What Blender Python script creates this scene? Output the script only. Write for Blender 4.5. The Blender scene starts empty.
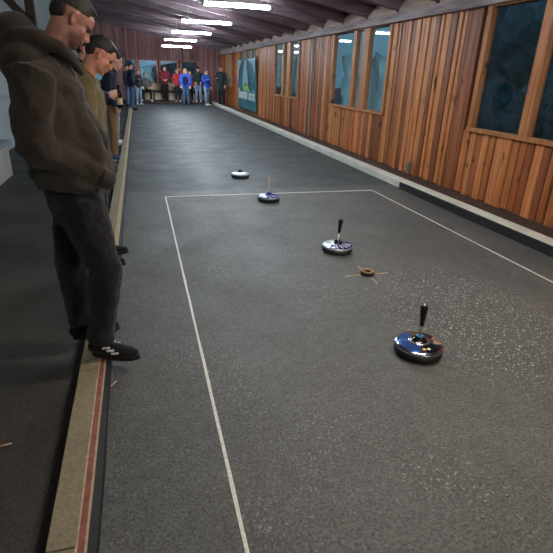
import bpy, bmesh, math, random
from mathutils import Vector, Matrix, noise
R = math.radians
PI = math.pi
sc = bpy.context.scene
COL = sc.collection
rnd = random.Random(7)

# ------------------------------------------------------------------ camera
cam_d = bpy.data.cameras.new('camera'); cam = bpy.data.objects.new('camera', cam_d); COL.objects.link(cam)
yaw, pitch, roll = 0.278047, 0.402422, 0.032950
cy, sy, cp, sp = math.cos(yaw), math.sin(yaw), math.cos(pitch), math.sin(pitch)
f = Vector((sy*cp, cy*cp, -sp)); r = Vector((cy, -sy, 0)); u = r.cross(f)
cr, sr = math.cos(roll), math.sin(roll)
r2 = r*cr + u*sr; u2 = -r*sr + u*cr
M = Matrix((r2, u2, -f)).transposed().to_4x4(); M.translation = (-0.24741, -0.36681, 1.53733)
cam.matrix_world = M
cam_d.sensor_fit = 'HORIZONTAL'; cam_d.sensor_width = 36; cam_d.lens = 36*473.66/553; cam_d.clip_start = 0.02
sc.camera = cam
sc.view_settings.view_transform = 'Standard'; sc.view_settings.look = 'None'
sc.view_settings.gamma = 1; sc.view_settings.use_curve_mapping = False
sc.view_settings.exposure = 0.0

# ------------------------------------------------------------------ world: dim blue dusk
w = bpy.data.worlds.new('world'); sc.world = w; w.use_nodes = True
nt = w.node_tree; nt.nodes.clear()
out = nt.nodes.new('ShaderNodeOutputWorld'); bg = nt.nodes.new('ShaderNodeBackground')
tc = nt.nodes.new('ShaderNodeTexCoord'); sep = nt.nodes.new('ShaderNodeSeparateXYZ')
rp = nt.nodes.new('ShaderNodeValToRGB')
rp.color_ramp.elements[0].position = 0.0; rp.color_ramp.elements[0].color = (0.05, 0.10, 0.13, 1)
rp.color_ramp.elements[1].position = 0.5; rp.color_ramp.elements[1].color = (0.10, 0.17, 0.26, 1)
nt.links.new(tc.outputs['Generated'], sep.inputs[0]); nt.links.new(sep.outputs[2], rp.inputs[0])
nt.links.new(rp.outputs[0], bg.inputs[0]); bg.inputs[1].default_value = 2.4
nt.links.new(bg.outputs[0], out.inputs[0])

LAMP_Y = (-1.9, 2.05, 6.0, 10.0, 13.7, 17.6, 22.0)
LAMP_STRENGTH = 150.0

# ------------------------------------------------------------------ materials
def lin(c):
    return tuple(((v/255)/12.92 if v/255 <= .04045 else ((v/255+.055)/1.055)**2.4) for v in c[:3]) + (1,)
class Mat:
    def __init__(s, name):
        s.m = bpy.data.materials.new(name); s.m.use_nodes = True; s.nt = s.m.node_tree
        s.b = s.nt.nodes['Principled BSDF']; s.o = s.nt.nodes['Material Output']
        s.tc = s.nt.nodes.new('ShaderNodeTexCoord'); s.geo = s.nt.nodes.new('ShaderNodeNewGeometry')
    def n(s, t, **k):
        x = s.nt.nodes.new(t)
        for a, v in k.items(): setattr(x, a, v)
        return x
    def l(s, a, b): s.nt.links.new(a, b)
    def noise(s, scale, detail=4, rough=.55, vec=None, stretch=None):
        x = s.n('ShaderNodeTexNoise'); x.inputs['Scale'].default_value = scale
        x.inputs['Detail'].default_value = detail; x.inputs['Roughness'].default_value = rough
        v = vec or s.tc.outputs['Object']
        if stretch:
            mp = s.n('ShaderNodeMapping'); mp.inputs['Scale'].default_value = stretch; s.l(v, mp.inputs[0]); v = mp.outputs[0]
        s.l(v, x.inputs['Vector']); return x.outputs['Fac']
    def ramp(s, fac, stops):
        x = s.n('ShaderNodeValToRGB'); e = x.color_ramp.elements
        while len(e) < len(stops): e.new(.5)
        for i, (p, c) in enumerate(stops):
            e[i].position = p; e[i].color = c if len(c) == 4 else (*c, 1)
        s.l(fac, x.inputs[0]); return x.outputs[0]
    def mix(s, fac, a, b, mode='MIX'):
        x = s.n('ShaderNodeMix'); x.data_type = 'RGBA'; x.blend_type = mode
        for i, v in ((0, fac), (6, a), (7, b)):
            if hasattr(v, 'is_linked') or isinstance(v, bpy.types.NodeSocket): s.l(v, x.inputs[i])
            else: x.inputs[i].default_value = v
        return x.outputs[2]
    def math(s, op, a, b=0, c=None):
        x = s.n('ShaderNodeMath'); x.operation = op
        for i, v in enumerate((a, b) if c is None else (a, b, c)):
            if isinstance(v, bpy.types.NodeSocket): s.l(v, x.inputs[i])
            else: x.inputs[i].default_value = v
        return x.outputs[0]
    def bump(s, h, strength=.3, dist=.01):
        x = s.n('ShaderNodeBump'); x.inputs['Strength'].default_value = strength; x.inputs['Distance'].default_value = dist
        s.l(h, x.inputs['Height']); s.l(x.outputs[0], s.b.inputs['Normal'])
    def base(s, v):
        if isinstance(v, bpy.types.NodeSocket): s.l(v, s.b.inputs['Base Color'])
        else: s.b.inputs['Base Color'].default_value = v
    def set(s, **k):
        for a, v in k.items(): s.b.inputs[a.replace('_', ' ')].default_value = v
        return s

def plain(name, c, rough=.6, var=.15, scale=20, bump=.0, metal=0, bscale=None, spec=.5):
    m = Mat(name); c = lin(c)
    n = m.noise(scale)
    a = tuple(v*(1-var) for v in c[:3]) + (1,); b = tuple(min(1, v*(1+var)) for v in c[:3]) + (1,)
    m.base(m.ramp(n, [(.3, a), (.7, b)])); m.set(Roughness=rough, Metallic=metal); m.b.inputs['Specular IOR Level'].default_value = spec
    if bump: m.bump(m.noise(bscale or scale*4), bump, .004)
    return m.m
def fabric(name, c, var=.2, rough=.9, blot=6):
    m = Mat(name); c = lin(c)
    n = m.noise(blot, 5)
    a = tuple(v*(1-var) for v in c[:3]) + (1,); b = tuple(min(1, v*(1+var)) for v in c[:3]) + (1,)
    m.base(m.ramp(n, [(.3, a), (.7, b)])); m.set(Roughness=rough)
    m.b.inputs['Specular IOR Level'].default_value = .2
    m.b.inputs['Sheen Weight'].default_value = .15
    m.bump(m.noise(300, 2), .25, .002); return m.m
def wood(name, dark, light, stretch=(30, 30, 1.5), rough=.6, tint=False, knots=True, spec=.35):
    m = Mat(name)
    g = m.noise(1.0, 6, .6, stretch=stretch)
    col = m.ramp(g, [(.3, lin(dark)), (.7, lin(light))])
    if knots:
        k = m.noise(1.0, 2, .5, stretch=(stretch[0]*.3, stretch[1]*.3, stretch[2]*2.2) if stretch[2] < 5 else tuple(v*.4 for v in stretch))
        km = m.ramp(k, [(.66, (0, 0, 0)), (.74, (1, 1, 1))])
        col = m.mix(km, col, lin(tuple(v*.45 for v in dark)))
    if tint:
        at = m.n('ShaderNodeAttribute', attribute_name='tint')
        col = m.mix(1.0, col, at.outputs['Color'], 'MULTIPLY')
    m.base(col); m.set(Roughness=rough); m.b.inputs['Specular IOR Level'].default_value = spec
    m.bump(g, .35, .004); return m.m

MT = {}
# wooden wall cladding, window timber, rough beam, dark roof
MT['clad'] = wood('cladding', (174, 104, 60), (234, 156, 98), (22, 22, 1.4), .5, tint=True)
MT['clad_back'] = wood('cladding_back', (58, 36, 26), (84, 54, 38), (18, 18, 1.2), .7)
MT['frame'] = wood('window_timber', (150, 92, 52), (205, 140, 86), (25, 25, 1.6), .5)
MT['beam'] = wood('rough_beam', (132, 118, 124), (204, 186, 184), (14, 1.3, 14), .8)
MT['blocking'] = wood('blocking', (160, 134, 124), (218, 188, 170), (14, 2, 14), .8)
MT['roof'] = wood('roof_boards', (100, 84, 96), (146, 126, 138), (10, .7, 10), .62, tint=True, knots=False)
MT['rafter'] = wood('rafter', (94, 76, 84), (140, 118, 124), (1, 12, 12), .6, knots=False)
MT['rear'] = wood('rear_boards', (136, 100, 100), (186, 146, 140), (18, 18, 1.0), .6, tint=True)
MT['frame_rear'] = wood('far_window_timber', (150, 92, 80), (196, 134, 118), (25, 25, 2), .6)
MT['plywood'] = wood('pale_plywood', (196, 168, 134), (232, 210, 176), (2, 14, 14), .6, knots=False)
MT['darkwood'] = wood('dark_wood', (52, 40, 36), (84, 64, 54), (3, 14, 14), .7, knots=False)
MT['oldwood'] = wood('old_wood', (78, 66, 58), (118, 104, 92), (14, 2, 14), .8, knots=False)
MT['tube'] = None

# asphalt
def asphalt():
    m = Mat('asphalt'); P = m.tc.outputs['Object']
    fine = m.noise(75, 6, .8); mid = m.noise(14, 8, .75); big = m.noise(.75, 4, .6)
    c1 = m.ramp(fine, [(.36, lin((40, 41, 40))), (.64, lin((124, 122, 116)))])
    c = m.mix(.75, c1, m.ramp(mid, [(.3, (.5, .5, .5)), (.7, (1.22, 1.22, 1.2))]), 'MULTIPLY')
    c = m.mix(.8, c, m.ramp(big, [(.3, (.70, .74, .76)), (.7, (1.15, 1.14, 1.1))]), 'MULTIPLY')
    sp = m.n('ShaderNodeSeparateXYZ'); m.l(P, sp.inputs[0])
    # older smoother surfacing past the seam at the far end of the house
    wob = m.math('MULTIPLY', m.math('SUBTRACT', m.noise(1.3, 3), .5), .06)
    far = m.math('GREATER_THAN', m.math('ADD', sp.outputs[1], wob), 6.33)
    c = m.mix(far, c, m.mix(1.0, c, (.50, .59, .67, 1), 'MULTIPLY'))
    # brown, dark walkway on the spectators' side, colour darkened further for their shadows
    left = m.math('LESS_THAN', sp.outputs[0], -.6)
    c = m.mix(left, c, m.mix(1.0, c, (.46, .39, .33, 1), 'MULTIPLY'))
    # worn patches with exposed pale grit
    patch = m.ramp(m.noise(1.15, 3, .6, stretch=(1, .75, 1)), [(.47, (0, 0, 0)), (.60, (1, 1, 1))])
    vo = m.n('ShaderNodeTexVoronoi'); vo.inputs['Scale'].default_value = 60; m.l(P, vo.inputs['Vector'])
    gate = m.ramp(m.noise(38, 3), [(.47, (0, 0, 0)), (.54, (1, 1, 1))])
    dots = m.math('MULTIPLY', m.ramp(vo.outputs['Distance'], [(.22, (1, 1, 1)), (.34, (0, 0, 0))]), gate)
    # the worst of it lies right of the target ring
    dx = m.math('DIVIDE', m.math('SUBTRACT', sp.outputs[0], 1.95), .75); dy = m.math('DIVIDE', m.math('SUBTRACT', sp.outputs[1], 2.2), 1.15)
    dd = m.math('ADD', m.math('MULTIPLY', dx, dx), m.math('MULTIPLY', dy, dy))
    zone = m.ramp(dd, [(.2, (1, 1, 1)), (1.0, (0, 0, 0))])
    zn = m.math('MAXIMUM', m.math('MULTIPLY', zone, .9), m.math('MULTIPLY', patch, .38))
    zn = m.math('MULTIPLY', zn, m.math('SUBTRACT', 1, m.math('MAXIMUM', far, m.math('MULTIPLY', left, .9))))
    fac = m.math('MULTIPLY', dots, zn)
    c = m.mix(fac, c, lin((226, 222, 212)))
    # tar spots
    v2 = m.n('ShaderNodeTexVoronoi'); v2.inputs['Scale'].default_value = 3.1; m.l(P, v2.inputs['Vector'])
    tar = m.ramp(m.math('ADD', v2.outputs['Distance'], m.math('MULTIPLY', m.noise(30, 2), .03)), [(.03, (1, 1, 1)), (.045, (0, 0, 0))])
    c = m.mix(m.math('MULTIPLY', tar, .6), c, lin((22, 22, 22)))
    m.base(c)
    m.l(m.ramp(m.noise(2, 4), [(.3, (.48,)*3), (.7, (.68,)*3)]), m.b.inputs['Roughness'])
    m.b.inputs['Specular IOR Level'].default_value = .55
    m.bump(m.math('ADD', fine, m.math('MULTIPLY', mid, .5)), .55, .006)
    return m.m
MT['asphalt'] = asphalt()
def concrete(name, c):
    m = Mat(name); c = lin(c)
    n = m.noise(60, 5, .7); n2 = m.noise(4, 4)
    col = m.mix(.6, m.ramp(n, [(.3, tuple(v*.7 for v in c[:3])), (.7, tuple(min(1, v*1.25) for v in c[:3]))]), m.ramp(n2, [(.3, (.7,)*3), (.7, (1.1,)*3)]), 'MULTIPLY')
    m.base(col); m.set(Roughness=.85); m.bump(n, .4, .004); return m.m
MT['concrete'] = concrete('kerb_concrete', (150, 138, 112))
MT['pale_concrete'] = concrete('pale_concrete', (222, 220, 204))
MT['red'] = plain('worn_red_paint', (146, 86, 76), .7, .3, 30, .2)
MT['edge'] = plain('pale_edging', (188, 168, 132), .7, .25, 40)
MT['rubber'] = plain('black_rubber', (26, 27, 30), .75, .3, 30, .3)
MT['rubber2'] = plain('black_rubber_rim', (20, 20, 22), .55, .2, 30)
MT['white_line'] = plain('white_line_paint', (232, 230, 220), .7, .18, 60, .2)
MT['yellow_line'] = plain('yellow_line_paint', (206, 184, 126), .7, .25, 60)
MT['grey_wall'] = plain('pale_wall_paint', (176, 190, 190), .8, .05, 3)
MT['white_paint'] = plain('white_gloss_paint', (206, 204, 196), .5, .06, 6)
MT['blue_grey'] = plain('blue_grey_paint', (150, 168, 176), .6, .08, 6)
MT['grey_box'] = plain('grey_plastic', (120, 120, 112), .5, .08, 20)
MT['lamp_body'] = plain('lamp_body_white', (225, 228, 230), .4, .03, 10)
MT['pipe'] = plain('pale_pipe', (176, 164, 156), .5, .08, 10)
MT['earth'] = plain('earth', (50, 58, 44), .95, .4, 3, .4)
MT['awning_cloth'] = plain('awning_cloth', (238, 240, 240), .7, .02, 4)
MT['leaf'] = plain('hedge_green', (66, 86, 90), .8, .5, 12, .3)
MT['banner'] = plain('teal_banner', (40, 112, 124), .35, .15, 2)
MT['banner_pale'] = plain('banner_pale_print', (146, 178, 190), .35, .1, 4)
MT['banner_text'] = plain('banner_white_print', (224, 232, 236), .5, .02, 4)
MT['banner_green'] = plain('banner_green_print', (136, 190, 86), .5, .15, 8)
MT['steel'] = plain('steel', (190, 190, 192), .25, .05, 20, metal=1)
MT['polished'] = plain('polished_disc_metal', (170, 176, 188), .16, .08, 12, metal=1)
MT['silver_disc'] = plain('matt_silver_disc', (196, 202, 204), .38, .08, 12, metal=.6)
MT['blue_enamel'] = plain('blue_enamel', (62, 100, 168), .2, .25, 8, metal=.5)
MT['navy_enamel'] = plain('navy_enamel', (34, 42, 120), .18, .25, 8)
MT['black_enamel'] = plain('black_enamel', (18, 18, 20), .15, .1, 8)
MT['cyan_plastic'] = plain('cyan_plastic', (60, 150, 200), .35, .1, 8)
MT['brass'] = plain('brass_stem', (186, 150, 98), .35, .1, 20, metal=.8)
MT['tan_print'] = plain('tan_print', (196, 158, 122), .4, .1, 20)
MT['yellow_print'] = plain('yellow_print', (216, 178, 84), .4, .1, 20)
MT['white_print'] = plain('white_print', (226, 226, 222), .4, .05, 20)
MT['ash'] = plain('pale_ash_wood', (236, 224, 200), .5, .12, 20)
MT['ring_wood'] = wood('ring_wood', (136, 108, 72), (184, 152, 108), (20, 20, 20), .6, knots=False)
MT['grip'] = plain('black_grip', (14, 14, 15), .4, .15, 60, .2)
MT['butt'] = plain('cigarette_filter', (206, 150, 96), .8, .15, 60)
MT['glass_bottle'] = plain('dark_bottle_glass', (26, 16, 10), .1, .1, 5)
MT['label_paper'] = plain('bottle_label', (214, 196, 170), .6, .1, 60)
MT['orange'] = plain('orange_print', (220, 96, 44), .5, .1, 30)

def glass():
    m = Mat('window_glass'); nt = m.nt
    tr = m.n('ShaderNodeBsdfTransparent'); tr.inputs[0].default_value = (.82, .92, .94, 1)
    gl = m.n('ShaderNodeBsdfGlossy'); gl.inputs['Roughness'].default_value = .02
    fr = m.n('ShaderNodeFresnel'); fr.inputs[0].default_value = 1.52
    mx = m.n('ShaderNodeMixShader'); f2 = m.math('MULTIPLY', m.math('MINIMUM', m.math('MULTIPLY', fr.outputs[0], 1.6), 1.0), m.math('SUBTRACT', 1, m.geo.outputs['Backfacing']))
    m.l(f2, mx.inputs[0]); m.l(tr.outputs[0], mx.inputs[1]); m.l(gl.outputs[0], mx.inputs[2]); m.l(mx.outputs[0], m.o.inputs[0])
    return m.m
MT['glass'] = glass()
def sheet():
    m = Mat('plastic_sheet'); m.base(lin((205, 228, 236))); m.set(Roughness=.2); m.b.inputs['Alpha'].default_value = .8
    m.b.inputs['Transmission Weight'].default_value = .0
    return m.m
MT['sheet'] = sheet()
def tube(name, c):
    m = Mat(name); m.base((.9, .95, 1, 1)); m.b.inputs['Emission Color'].default_value = c
    m.b.inputs['Emission Strength'].default_value = LAMP_STRENGTH; return m.m
MT['tube'] = tube('cool_fluorescent_tube', (.80, .92, 1, 1)); MT['tube_warm'] = tube('warm_fluorescent_tube', (1, .93, .84, 1))
def skin(name, c, jaw=None, jr=.07):
    m = Mat(name); c = lin(c)
    n = m.noise(18, 4)
    col = m.ramp(n, [(.3, (c[0]*.86, c[1]*.78, c[2]*.76)), (.7, (min(1, c[0]*1.1), c[1]*1.05, c[2]*1.02))])
    if jaw:   # beard stubble on the jaw
        d = m.n('ShaderNodeVectorMath', operation='DISTANCE'); m.l(m.tc.outputs['Object'], d.inputs[0]); d.inputs[1].default_value = jaw
        v = m.math('ADD', d.outputs['Value'], m.math('MULTIPLY', m.math('SUBTRACT', m.noise(60, 3), .5), .03))
        k = m.ramp(m.math('DIVIDE', v, jr), [(.75, (.62, .62, .62)), (1.0, (0, 0, 0))])
        col = m.mix(k, col, lin((74, 50, 42)))
    m.base(col)
    m.set(Roughness=.5); m.b.inputs['Subsurface Weight'].default_value = .08
    m.b.inputs['Subsurface Radius'].default_value = (.02, .008, .004); m.b.inputs['Subsurface Scale'].default_value = .3
    m.bump(m.noise(220, 2), .12, .001); return m.m
MT['skin'] = skin('skin_ruddy', (206, 148, 124))
def jawpt(head, hp, q=(.035, 0, -.085)):
    return tuple(Vector(head) + Matrix.Rotation(hp[0], 3, 'Z') @ (Matrix.Rotation(hp[1], 3, 'Y') @ Vector(q)))
MT['skin2'] = skin('skin_pale', (222, 172, 150))
def hairm(name, c):
    m = Mat(name); n = m.noise(1, 4, .6, stretch=(220, 60, 220)); c = lin(c)
    m.base(m.ramp(n, [(.3, tuple(v*.5 for v in c[:3])), (.7, tuple(min(1, v*1.5) for v in c[:3]))])); m.set(Roughness=.6)
    m.bump(n, .7, .004); return m.m
MT['hair_dark'] = hairm('dark_brown_hair', (44, 36, 32)); MT['hair_brown'] = hairm('brown_hair', (84, 64, 48))
MT['hair_black'] = hairm('black_hair', (20, 18, 20)); MT['hair_blond'] = hairm('blond_hair', (176, 150, 104)); MT['hair_red'] = hairm('reddish_hair', (128, 62, 58))
MT['stubble'] = hairm('stubble', (104, 70, 58))
MT['eye'] = plain('eye', (40, 34, 32), .2, .05, 5)

# ------------------------------------------------------------------ mesh helpers
def box(bm, x0, x1, y0, y1, z0, z1, tint=None):
    v = [bm.verts.new(p) for p in ((x0,y0,z0),(x1,y0,z0),(x1,y1,z0),(x0,y1,z0),(x0,y0,z1),(x1,y0,z1),(x1,y1,z1),(x0,y1,z1))]
    fs = []
    for q in ((0,3,2,1),(4,5,6,7),(0,1,5,4),(1,2,6,5),(2,3,7,6),(3,0,4,7)):
        fs.append(bm.faces.new([v[i] for i in q]))
    if tint is not None:
        ly = bm.loops.layers.color.get('tint') or bm.loops.layers.color.new('tint')
        for fc in fs:
            for lp in fc.loops: lp[ly] = (*tint, 1)
    return v
def bar(bm, a, b, w, h, up=(0, 0, 1)):
    a = Vector(a); b = Vector(b); d = (b-a).normalized(); s = d.cross(Vector(up)).normalized(); t = s.cross(d)
    v = []
    for p in (a, b):
        for i, j in ((-1,-1),(1,-1),(1,1),(-1,1)): v.append(bm.verts.new(p + s*(i*w/2) + t*(j*h/2)))
    for q in ((3,2,1,0),(4,5,6,7),(0,1,5,4),(1,2,6,5),(2,3,7,6),(3,0,4,7)): bm.faces.new([v[i] for i in q])
def chain(bm, pts, seg=14, side=(0, 1, 0), cap=2, flat=(1, 1)):
    """lofted elliptical rings with rounded ends. pts: (point, r_forward, r_side)"""
    P = [Vector(p[0]) for p in pts]; ra = [p[1] for p in pts]; rb = [(p[2] if len(p) > 2 else p[1]) for p in pts]
    side = Vector(side); rings = []
    def frame(i):
        d = (P[min(i+1, len(P)-1)] - P[max(i-1, 0)]).normalized()
        sv = side - d*side.dot(d)
        if sv.length < .15: sv = Vector((1, 0, 0)) - d*d.x
        sv.normalize(); return d, sv, sv.cross(d).normalized()
    def ring(c, fw, sd, a, b):
        return [bm.verts.new(c + fw*(a*math.cos(2*PI*k/seg)) + sd*(b*math.sin(2*PI*k/seg))) for k in range(seg)]
    d0, s0, f0 = frame(0); dn, sn, fn = frame(len(P)-1)
    e0 = min(ra[0], rb[0])*flat[0]; en = min(ra[-1], rb[-1])*flat[1]
    st = bm.verts.new(P[0] - d0*e0)
    for k in range(cap, 0, -1):
        t = k/(cap+1)*PI/2; rings.append(ring(P[0]-d0*e0*math.sin(t), f0, s0, ra[0]*math.cos(t), rb[0]*math.cos(t)))
    for i in range(len(P)):
        d, s_, f_ = frame(i); rings.append(ring(P[i], f_, s_, ra[i], rb[i]))
    for k in range(1, cap+1):
        t = k/(cap+1)*PI/2; rings.append(ring(P[-1]+dn*en*math.sin(t), fn, sn, ra[-1]*math.cos(t), rb[-1]*math.cos(t)))
    en_v = bm.verts.new(P[-1] + dn*en)
    fs = []
    for a, b in zip(rings, rings[1:]):
        for k in range(seg): fs.append(bm.faces.new((a[k], a[(k+1) % seg], b[(k+1) % seg], b[k])))
    for k in range(seg):
        fs.append(bm.faces.new((st, rings[0][(k+1) % seg], rings[0][k]))); fs.append(bm.faces.new((en_v, rings[-1][k], rings[-1][(k+1) % seg])))
    bmesh.ops.recalc_face_normals(bm, faces=fs)
def ell(bm, c, rr, mat=None, seg=16):
    m = Matrix.Translation(Vector(c)) @ (mat.to_4x4() if mat else Matrix()) @ Matrix.Diagonal((*rr, 1))
    bmesh.ops.create_uvsphere(bm, u_segments=seg, v_segments=max(6, seg//2+2), radius=1, matrix=m)
def lathe(bm, prof, seg=48, c=(0, 0, 0), mat=None):
    m = mat or Matrix(); rings = []
    for (rad, z) in prof:
        if rad < 1e-6: rings.append([bm.verts.new(m @ Vector((0, 0, z)) + Vector(c))])
        else: rings.append([bm.verts.new(m @ Vector((rad*math.cos(2*PI*k/seg), rad*math.sin(2*PI*k/seg), z)) + Vector(c)) for k in range(seg)])
    for a, b in zip(rings, rings[1:]):
        for k in range(seg):
            k2 = (k+1) % seg
            if len(a) == 1 and len(b) == 1: continue
            if len(a) == 1: bm.faces.new((a[0], b[k], b[k2]))
            elif len(b) == 1: bm.faces.new((a[k2], a[k], b[0]))
            else: bm.faces.new((a[k], a[k2], b[k2], b[k]))
    bmesh.ops.recalc_face_normals(bm, faces=bm.faces[:])
def obj(name, bm, mat, parent=None, smooth=False, loc=None, bevel=0):
    me = bpy.data.meshes.new(name); bm.to_mesh(me); bm.free()
    me.materials.append(MT[mat] if isinstance(mat, str) else mat)
    if smooth: me.polygons.foreach_set('use_smooth', [True]*len(me.polygons))
    o = bpy.data.objects.new(name, me); COL.objects.link(o)
    if parent: o.parent = parent
    if loc: o.location = loc
    if bevel:
        b = o.modifiers.new('bevel', 'BEVEL'); b.width = bevel; b.segments = 2; b.limit_method = 'ANGLE'
    return o
def NB(): return bmesh.new()
def tag(o, label, cat, group=None, kind=None):
    o['label'] = label; o['category'] = cat
    if group: o['group'] = group
    if kind: o['kind'] = kind
    return o
def struct(o, label=None):
    o['kind'] = 'structure'
    if label: o['label'] = label
    return o
def empty(name, loc, label, cat, group=None, rotz=0):
    o = bpy.data.objects.new(name, None); COL.objects.link(o); o.location = loc; o.rotation_euler = (0, 0, rotz)
    o.empty_display_size = .1; return tag(o, label, cat, group)

# ------------------------------------------------------------------ floor, ground outside
XL, XR, YN, YF = -2.8, 4.24, -4.0, 27.6
bm = NB(); box(bm, XL, XR+.06, YN, YF, -.2, 0)
struct(obj('floor', bm, 'asphalt'), 'dark grey asphalt floor of the curling lane and walkway')
bm = NB(); box(bm, -30, 60, -30, 80, -.6, -.22)
struct(obj('ground', bm, 'earth'), 'dark ground outside the hall')

# ------------------------------------------------------------------ right wall with timber cladding
XW = 4.16
WIN = [(3.45, 5.49, [(3.45, 4.44), (4.585, 5.49)]), (8.2, 10.83, [(8.2, 9.0), (9.28, 9.60), (9.75, 10.83)]),
       (13.5, 16.05, [(13.5, 14.3), (14.6, 14.95), (15.15, 16.05)]), (18.7, 21.8, [(18.7, 19.6), (19.8, 20.7), (20.9, 21.8)]), (24.0, 25.7, [(24.0, 24.75), (24.95, 25.7)])]
ZB, ZT, WT = .04, 2.50, .95
def wall_tint(i=None):
    k = rnd.random(); g = rnd.uniform(.78, 1.12)
    if k < .2: return (.62*g, .56*g, .58*g)
    if k < .4: return (.82*g, .74*g, .72*g)
    if k < .55: return (1.12*g, 1.14*g, 1.15*g)
    return (1.0*g, .96*g, .90*g)
bm = NB()
ys = [YN] + [v for a in WIN for v in (a[0]-.07, a[1]+.07)] + [YF]
for i in range(0, len(ys), 2): box(bm, XW+.03, XW+.08, ys[i], ys[i+1], ZB-.04, ZT+.05)
for a in WIN: box(bm, XW+.03, XW+.08, a[0]-.07, a[1]+.07, ZB-.04, WT-.05); box(bm, XW+.03, XW+.08, a[0]-.07, a[1]+.07, 2.46, ZT+.05)
wall_r = struct(obj('wall_right', bm, 'clad_back'), 'right wall clad in upright orange-brown boards')
bm = NB(); y = YN
while y < YF:
    wd = rnd.choice((.075, .09, .11, .13)); gap = rnd.choice((.012, .03, .045))
    inw = any(a[0]-.07 < y+wd and y < a[1]+.07 for a in WIN)
    off = rnd.uniform(0, .012)
    box(bm, XW+.0-off, XW+.03, y, min(y+wd, YF), ZB+rnd.uniform(-.012, .012), (WT-.05 if inw else ZT), tint=wall_tint())
    y += wd+gap
obj('cladding_boards', bm, 'clad', wall_r)
for n, (a0, a1, panes) in enumerate(WIN):
    bm = NB()
    x0, x1 = XW-.03, XW+.06
    box(bm, x0-.012, x1, a0-.09, a1+.09, WT-.05, WT)         # sill rail
    box(bm, x0+.004, x1, a0-.09, a1+.09, 2.41, 2.47)
    edges = [(a0-.08, panes[0][0])] + [(panes[k][1], panes[k+1][0]) for k in range(len(panes)-1)] + [(panes[-1][1], a1+.08)]
    for e in edges: box(bm, x0, x1, e[0], e[1], WT, 2.41)
    wo = struct(obj('window_%d' % (n+1), bm, 'frame'), 'timber framed window in the right wall')
    for pz in panes:
        bm = NB(); box(bm, XW+.035, XW+.041, pz[0]-.005, pz[1]+.005, WT-.005, 2.415)
        obj('pane', bm, 'glass', wo)
# rough grey wall plate
bm = NB(); segs = 60
for i in range(segs):
    ya = YN+(YF-YN)*i/segs; yb = YN+(YF-YN)*(i+1)/segs
bmv = []
for i in range(segs+1):
    yy = YN+(YF-YN)*i/segs; dz = rnd.uniform(-.012, .012); dx = rnd.uniform(-.01, .01)
    bmv.append([bm.verts.new(p) for p in ((4.05+dx, yy, 2.425+dz*.4), (4.24, yy, 2.425), (4.24, yy, 2.56), (4.05+dx, yy, 2.56+dz))])
for a, b in zip(bmv, bmv[1:]):
    for k in range(4): bm.faces.new((a[k], b[k], b[(k+1) % 4], a[(k+1) % 4]))
bm.faces.new(bmv[0]); bm.faces.new(bmv[-1][::-1]); bmesh.ops.recalc_face_normals(bm, faces=bm.faces[:])
struct(obj('trim_1', bm, 'beam'), 'rough grey beam along the top of the right wall')
# right kerb
bm = NB(); y = YN
while y < YF-.4:
    box(bm, 3.50, 3.68, y+.004, min(y+2.0, YF-.4)-.004, 0, .104); y += 2.0
struct(obj('trim_2', bm, 'pale_concrete', bevel=.008), 'pale concrete kerb along the right side of the lane')
bm = NB(); box(bm, 3.472, 3.5, YN, 6.05, 0, .1)
struct(obj('trim_3', bm, 'rubber', bevel=.004), 'black rubber board on the face of the right kerb')
bm = NB(); box(bm, 3.68, 4.19, YN, YF, 0, .035)
struct(obj('trim_4', bm, 'darkwood'), 'dark strip behind the right kerb')
# left kerb
bm = NB(); y = -3.39
while y < YF-1.9:
    box(bm, -.655, -.562, y+.003, y+1.06-.003, 0, .08); y += 1.06
kl = struct(obj('trim_5', bm, 'concrete', bevel=.004), 'low concrete kerb between walkway and lane')
bm = NB(); box(bm, -.562, -.555, YN, YF-1.9, 0, .081); box(bm, -.533, -.527, YN, YF-1.9, 0, .079); obj('pale_edging', bm, 'edge', kl)
bm = NB(); box(bm, -.555, -.533, YN, 2.9, 0, .078); obj('red_strip', bm, 'red', kl)
bm = NB(); box(bm, -.555, -.533, 2.905, YF-1.9, 0, .079); obj('pale_edging', bm, 'edge', kl)
bm = NB()
prev = None; n = 90
for i in range(n+1):
    yy = YN+(YF-1.9-YN)*i/n; wv = .004*math.sin(i*1.7)+.004*math.sin(i*.6)
    q = [bm.verts.new(p) for p in ((-.527, yy, 0), (-.500+wv, yy, 0), (-.502+wv, yy, .05), (-.527, yy, .06))]
    if prev:
        for k in range(4): bm.faces.new((prev[k], q[k], q[(k+1) % 4], prev[(k+1) % 4]))
    else: bm.faces.new(q)
    prev = q
bm.faces.new(prev[::-1]); bmesh.ops.recalc_face_normals(bm, faces=bm.faces[:])
obj('rubber_strip', bm, 'rubber', kl)

# ------------------------------------------------------------------ roof: boards on sloping rafters
SL = .18
def rz(x): return 2.56+SL*(4.24-x)      # underside of rafters
bm = NB(); x = XL-.3
while x < 4.9:
    wd = rnd.uniform(.16, .24); x1 = x+wd-.006; g = rnd.uniform(.75, 1.15); t = (g, g*.97, g)
    ly = bm.loops.layers.color.get('tint') or bm.loops.layers.color.new('tint')
    dz = rnd.uniform(0, .008)
    vs = [bm.verts.new(p) for p in ((x, YN, rz(x)+.19+dz), (x1, YN, rz(x1)+.19+dz), (x1, YF+.3, rz(x1)+.19+dz), (x, YF+.3, rz(x)+.19+dz),
                                    (x, YN, rz(x)+.24), (x1, YN, rz(x1)+.24), (x1, YF+.3, rz(x1)+.24), (x, YF+.3, rz(x)+.24))]
    for q in ((0,3,2,1),(4,5,6,7),(0,1,5,4),(1,2,6,5),(2,3,7,6),(3,0,4,7)):
        fc = bm.faces.new([vs[i] for i in q])
        for lp in fc.loops: lp[ly] = (*t, 1)
    x += wd
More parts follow.
